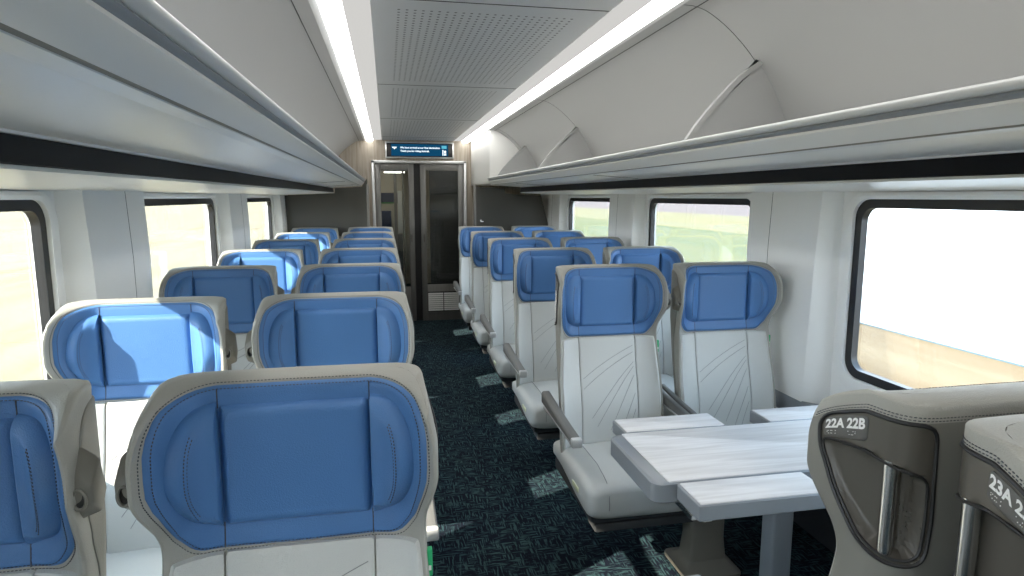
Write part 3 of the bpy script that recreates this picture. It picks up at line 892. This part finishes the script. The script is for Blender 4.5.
# end wall with the door opening
b = bmesh.new()
for a in ((-1.55, -.565, YE, YE + .06, 0, 2.30), (.59, 1.55, YE, YE + .06, 0, 2.30), (-.565, .59, YE, YE + .06, 2.0, 2.30)): box(b, *a)
struct('wall_end', b, M['wood'], smooth=False)
b = bmesh.new()
for a in ((-1.6, 1.6, YB - .05, YB, 0, 2.36),): box(b, *a)
struct('wall_back', b, M['cream'], smooth=False)
b = bx(-1.6, 1.6, YB - .05, YE + .06, 2.30, 2.36); struct('ceiling_top', b, M['ceil'], smooth=False)
# door
D = empty('door_1', (0, YE, 0)); D['kind'] = 'structure'
b = bmesh.new()
for a in ((-.565, -.532, -.035, .07, 0, 2.0), (.557, .59, -.035, .07, 0, 2.0), (-.565, .59, -.035, .07, 1.967, 2.0)): box(b, *a, bev=.004)
link('door_frame', b, M['doorframe'], D)
link('door_gap', bx(-.06, .02, .04, .05, 0, 1.967), M['rubber'], D)
def leaf(x0, x1, gz, vent):
    b = bmesh.new(); sd = .065
    gl = x0 + sd; gr = x1 - sd
    for a in ((x0, gl, 0, .035, 0, 1.965), (gr, x1, 0, .035, 0, 1.965), (gl, gr, 0, .035, 1.88, 1.965), (gl, gr, 0, .035, 0, gz)): box(b, *a, bev=.002)
    o = link('door_leaf', b, M['doormetal'], D)
    link('glass_pane', bx(gl, gr, .012, .018, gz, 1.88), M['doorglass'], o)
    if vent:
        vn = bmesh.new()
        for c in (0, 1):
            xa = gl + .0 + c * (gr - gl) / 2 + .005; xb = xa + (gr - gl) / 2 - .01
            for k in range(9):
                z = .125 + .026 * k; box(vn, xa, xb, -.012, -.004, z, z + .020)
        link('vent_grille', vn, M['white'], o)  # white material stands in for bright light falling on the grille
        link('vent_back', bx(gl, gr, -.003, .002, .115, .37), M['gap'], o)
    return o
lf = leaf(-.525, -.06, .44, False); rf = leaf(.02, .55, .46, True)
for x, o in ((-.10, lf), (.055, rf)):
    link('door_handle', bx(x - .008, x + .008, -.018, 0, 1.0, 1.10, bev=.004), M['pocket'], o)
# vestibule beyond the door
b = bmesh.new()
box(b, -1.6, 1.6, 11.5, 11.56, 0, 2.36); struct('wall_vestibule', b, M['cream'], smooth=False)
struct('ceiling_vestibule', bx(-1.6, 1.6, YE + .06, 11.56, 2.30, 2.36), M['ceil'], smooth=False)
b = bx(-.75, -.70, YE + .07, 11.5, 0, 2.3); box(b, .72, .77, YE + .07, 11.5, 0, 2.3); struct('wall_corridor', b, M['cream'], smooth=False)
nv = empty('gangway_bulkhead', (-.3, 11.0, 0)); tag(nv, 'navy band with a thin green stripe on cream, seen through the left door leaf', 'bulkhead')
link('navy_band', bx(-.20, .20, -.01, .01, 1.47, 1.63), M['navy'], nv); link('green_stripe', bx(-.20, .20, -.014, -.009, 1.45, 1.47), M['leafgreen'], nv)
link('cream_board', bx(-.20, .20, .0, .012, 0, 2.3), M['cream'], nv)
link('seat_outline', slab(-.19, -.02, -.12, -.03, .8, 1.33, .03), M['navy'], nv)
link('inner_post', bx(.03, .08, -.1, -.05, 0, 2.3), M['doormetal'], nv); link('inner_window', bx(.09, .17, -.06, -.04, .95, 1.66), M['white'], nv)
link('lower_mesh', bx(.03, .2, -.07, -.055, .2, .93), M['mesh_panel'], nv)
g = link('gangway_screen', bx(.22, .70, 9.3, 9.34, 0, 2.29), M['mesh_panel']); tag(g, 'dark perforated screen seen through the right door leaf', 'screen')
vl = link('vestibule_lamp', bx(-.42, -.10, 10.4, 10.5, 1.945, 1.96), emit('vest_lamp', (1, .95, .85), 9)); tag(vl, 'small bright ceiling lamp seen through the left door leaf', 'ceiling light')
vp = link('gangway_fill', bx(-.3, .3, 8.5, 8.8, 2.27, 2.295), emit('vest_fill', (1, .97, .9), 3)); tag(vp, 'added glowing panel that brightens the gangway behind the end door', 'ceiling light')  # added glowing panel, out of view, to brighten the space past the door
for (x, y) in ((-.17, 8.9), (.10, 9.1)):
    b = bmesh.new(); tube(b, [(x, y, 0), (x, y, 2.29)], .016, 12); o = link('grab_pole', b, M['chrome'])
    tag(o, 'steel grab pole beyond the door, %s' % ('seen through the left leaf' if x < 0 else 'seen through the right leaf'), 'grab pole', 'grab poles beyond the door')

# information display above the door
S = empty('information_display', (.02, YE - .03, 2.125)); tag(S, 'black framed display with white message text above the end door', 'display screen')
link('display_frame', bx(-.415, .415, -.012, .028, -.098, .098, bev=.006), M['doorframe'], S)
link('display_bezel', bx(-.398, .398, -.016, 0, -.082, .082, bev=.003), M['rubber'], S)
scr = link('screen', bx(-.345, .345, -.0185, -.012, -.07, .07), M['screen'], S)
def stext(s, size, x, z, m='screen_text', bold=.0006):
    t = text_bm(s, size, 2, bold)
    for v in t.verts: v.co = Vector((x + v.co.x, -.0195, z + v.co.y))
    return link('message_text', t, M[m], scr, smooth=False)
stext('We have arrived at our final destination.', .0295, -.235, .018)
stext('Thank you for riding Amtrak.', .0295, -.235, -.022)
b = bmesh.new()
for P in ([(-.335, .035), (-.275, .035), (-.285, .022), (-.300, .016), (-.305, .004), (-.312, .018), (-.328, .024)],):
    b.faces.new([b.verts.new((x, -.0195, z)) for x, z in P])
link('arrow_mark', b, M['screen_text'], scr, smooth=False)
link('status_block', bx(.265, .325, -.0196, -.018, .02, .055), M['screen_cyan'], scr)
b = bx(.275, .285, -.0198, -.018, -.062, .005); box(b, .295, .318, -.0198, -.018, -.03, -.005); box(b, .295, .304, -.0198, -.018, -.062, -.035); box(b, .310, .318, -.0198, -.018, -.062, -.035)
link('status_symbol', b, M['screen_text'], scr, smooth=False)

# ------------------------------------------------------------------ outside
def streaky(name, cols, sc=.25, stretch=(3, .25, 1)):
    m = mat(name, cols[0], .9, spec=.1); nt = m.node_tree; b = nt.nodes['Principled BSDF']
    tc = nt.nodes.new('ShaderNodeTexCoord'); mp = nt.nodes.new('ShaderNodeMapping'); mp.inputs['Scale'].default_value = stretch
    n = nt.nodes.new('ShaderNodeTexNoise'); n.inputs['Scale'].default_value = sc; n.inputs['Detail'].default_value = 5
    r = nt.nodes.new('ShaderNodeValToRGB'); r.color_ramp.elements[0].position = .35; r.color_ramp.elements[1].position = .65
    r.color_ramp.elements[0].color = (*cols[0], 1); r.color_ramp.elements[1].color = (*cols[-1], 1)
    if len(cols) > 2:
        e = r.color_ramp.elements.new(.5); e.color = (*cols[1], 1)
    nt.links.new(tc.outputs['Object'], mp.inputs['Vector']); nt.links.new(mp.outputs['Vector'], n.inputs['Vector'])
    nt.links.new(n.outputs['Fac'], r.inputs['Fac']); nt.links.new(r.outputs['Color'], b.inputs['Base Color'])
    return m
def ground(name, x0, x1, y0, y1, m, lab, z=-1.3):
    o = link(name, bx(x0, x1, y0, y1, z - .3, z), m, smooth=False); tag(o, kind='structure'); return o
ground('ground', -600, 600, -400, 1200, streaky('dry_field', [(.185, .135, .072), (.215, .175, .108), (.200, .160, .085)]), '', -1.36)
ground('ground_sand', 1.9, 10.2, -200, 20, streaky('sandy_bank', [(.125, .085, .045), (.165, .122, .072)], .5), '', -1.32)
m = mat('water', (.075, .12, .15), .12, spec=.8)
b = bmesh.new(); P = [(10.2, -300), (500, -300), (500, 600), (450, 600), (10.2, 13.6)]
vv = grid(b, [[(x, y, z) for x, y in P] for z in (-1.6, -1.285)], True); b.faces.new(vv[0][::-1]); b.faces.new(vv[-1])
tag(link('ground_water', b, m, smooth=False), kind='structure')
ground('ground_meadow', 3, 27, 20, 700, streaky('meadow', [(.080, .095, .040), (.125, .120, .055), (.095, .105, .048)], .12, (1.5, .2, 1)), '', -1.31)
ground('ground_rape_field', 27, 52, 20, 900, streaky('rape_field', [(.165, .135, .060), (.155, .140, .080)], .12, (1.5, .2, 1)), '', -1.30)
ground('ground_ploughed_field', 52, 600, 20, 1100, streaky('ploughed', [(.115, .088, .078), (.135, .108, .098)], .05, (1.5, .2, 1)), '', -1.30)

# ------------------------------------------------------------------ light
w = bpy.data.worlds.new('World'); bpy.context.scene.world = w; w.use_nodes = True
nt = w.node_tree; bg = nt.nodes['Background']
tc = nt.nodes.new('ShaderNodeTexCoord'); sp = nt.nodes.new('ShaderNodeSeparateXYZ'); nt.links.new(tc.outputs['Generated'], sp.inputs[0])
r = nt.nodes.new('ShaderNodeValToRGB'); nt.links.new(sp.outputs[2], r.inputs[0])
r.color_ramp.elements[0].position = 0; r.color_ramp.elements[0].color = (.88, .94, 1, 1)
r.color_ramp.elements[1].position = .6; r.color_ramp.elements[1].color = (.55, .75, 1, 1)
nt.links.new(r.outputs[0], bg.inputs[0]); bg.inputs[1].default_value = 5
sun = bpy.data.lights.new('sun', 'SUN'); sun.energy = 11; sun.angle = .012; sun.color = (1, .89, .74)
so = bpy.data.objects.new('sun', sun); C.objects.link(so)
so.rotation_euler = Vector((.80, .36, -.52)).to_track_quat('-Z', 'Y').to_euler()

# ------------------------------------------------------------------ camera
cd = bpy.data.cameras.new('camera'); cam = bpy.data.objects.new('camera', cd); C.objects.link(cam)
cd.sensor_fit = 'HORIZONTAL'; cd.sensor_width = 36; cd.lens = 629.26 / 1024 * 36; cd.clip_start = .02; cd.clip_end = 2000
yaw, pit = .1955, .1437
cam.location = (-.40, 0, 1.56)
f = Vector((math.sin(yaw) * math.cos(pit), math.cos(yaw) * math.cos(pit), -math.sin(pit)))
q = f.to_track_quat('-Z', 'Y'); cam.rotation_euler = q.to_euler()
sc = bpy.context.scene; sc.camera = cam
sc.view_settings.view_transform = 'Standard'; sc.view_settings.look = 'None'; sc.view_settings.gamma = 1
sc.view_settings.use_curve_mapping = False; sc.view_settings.exposure = .82
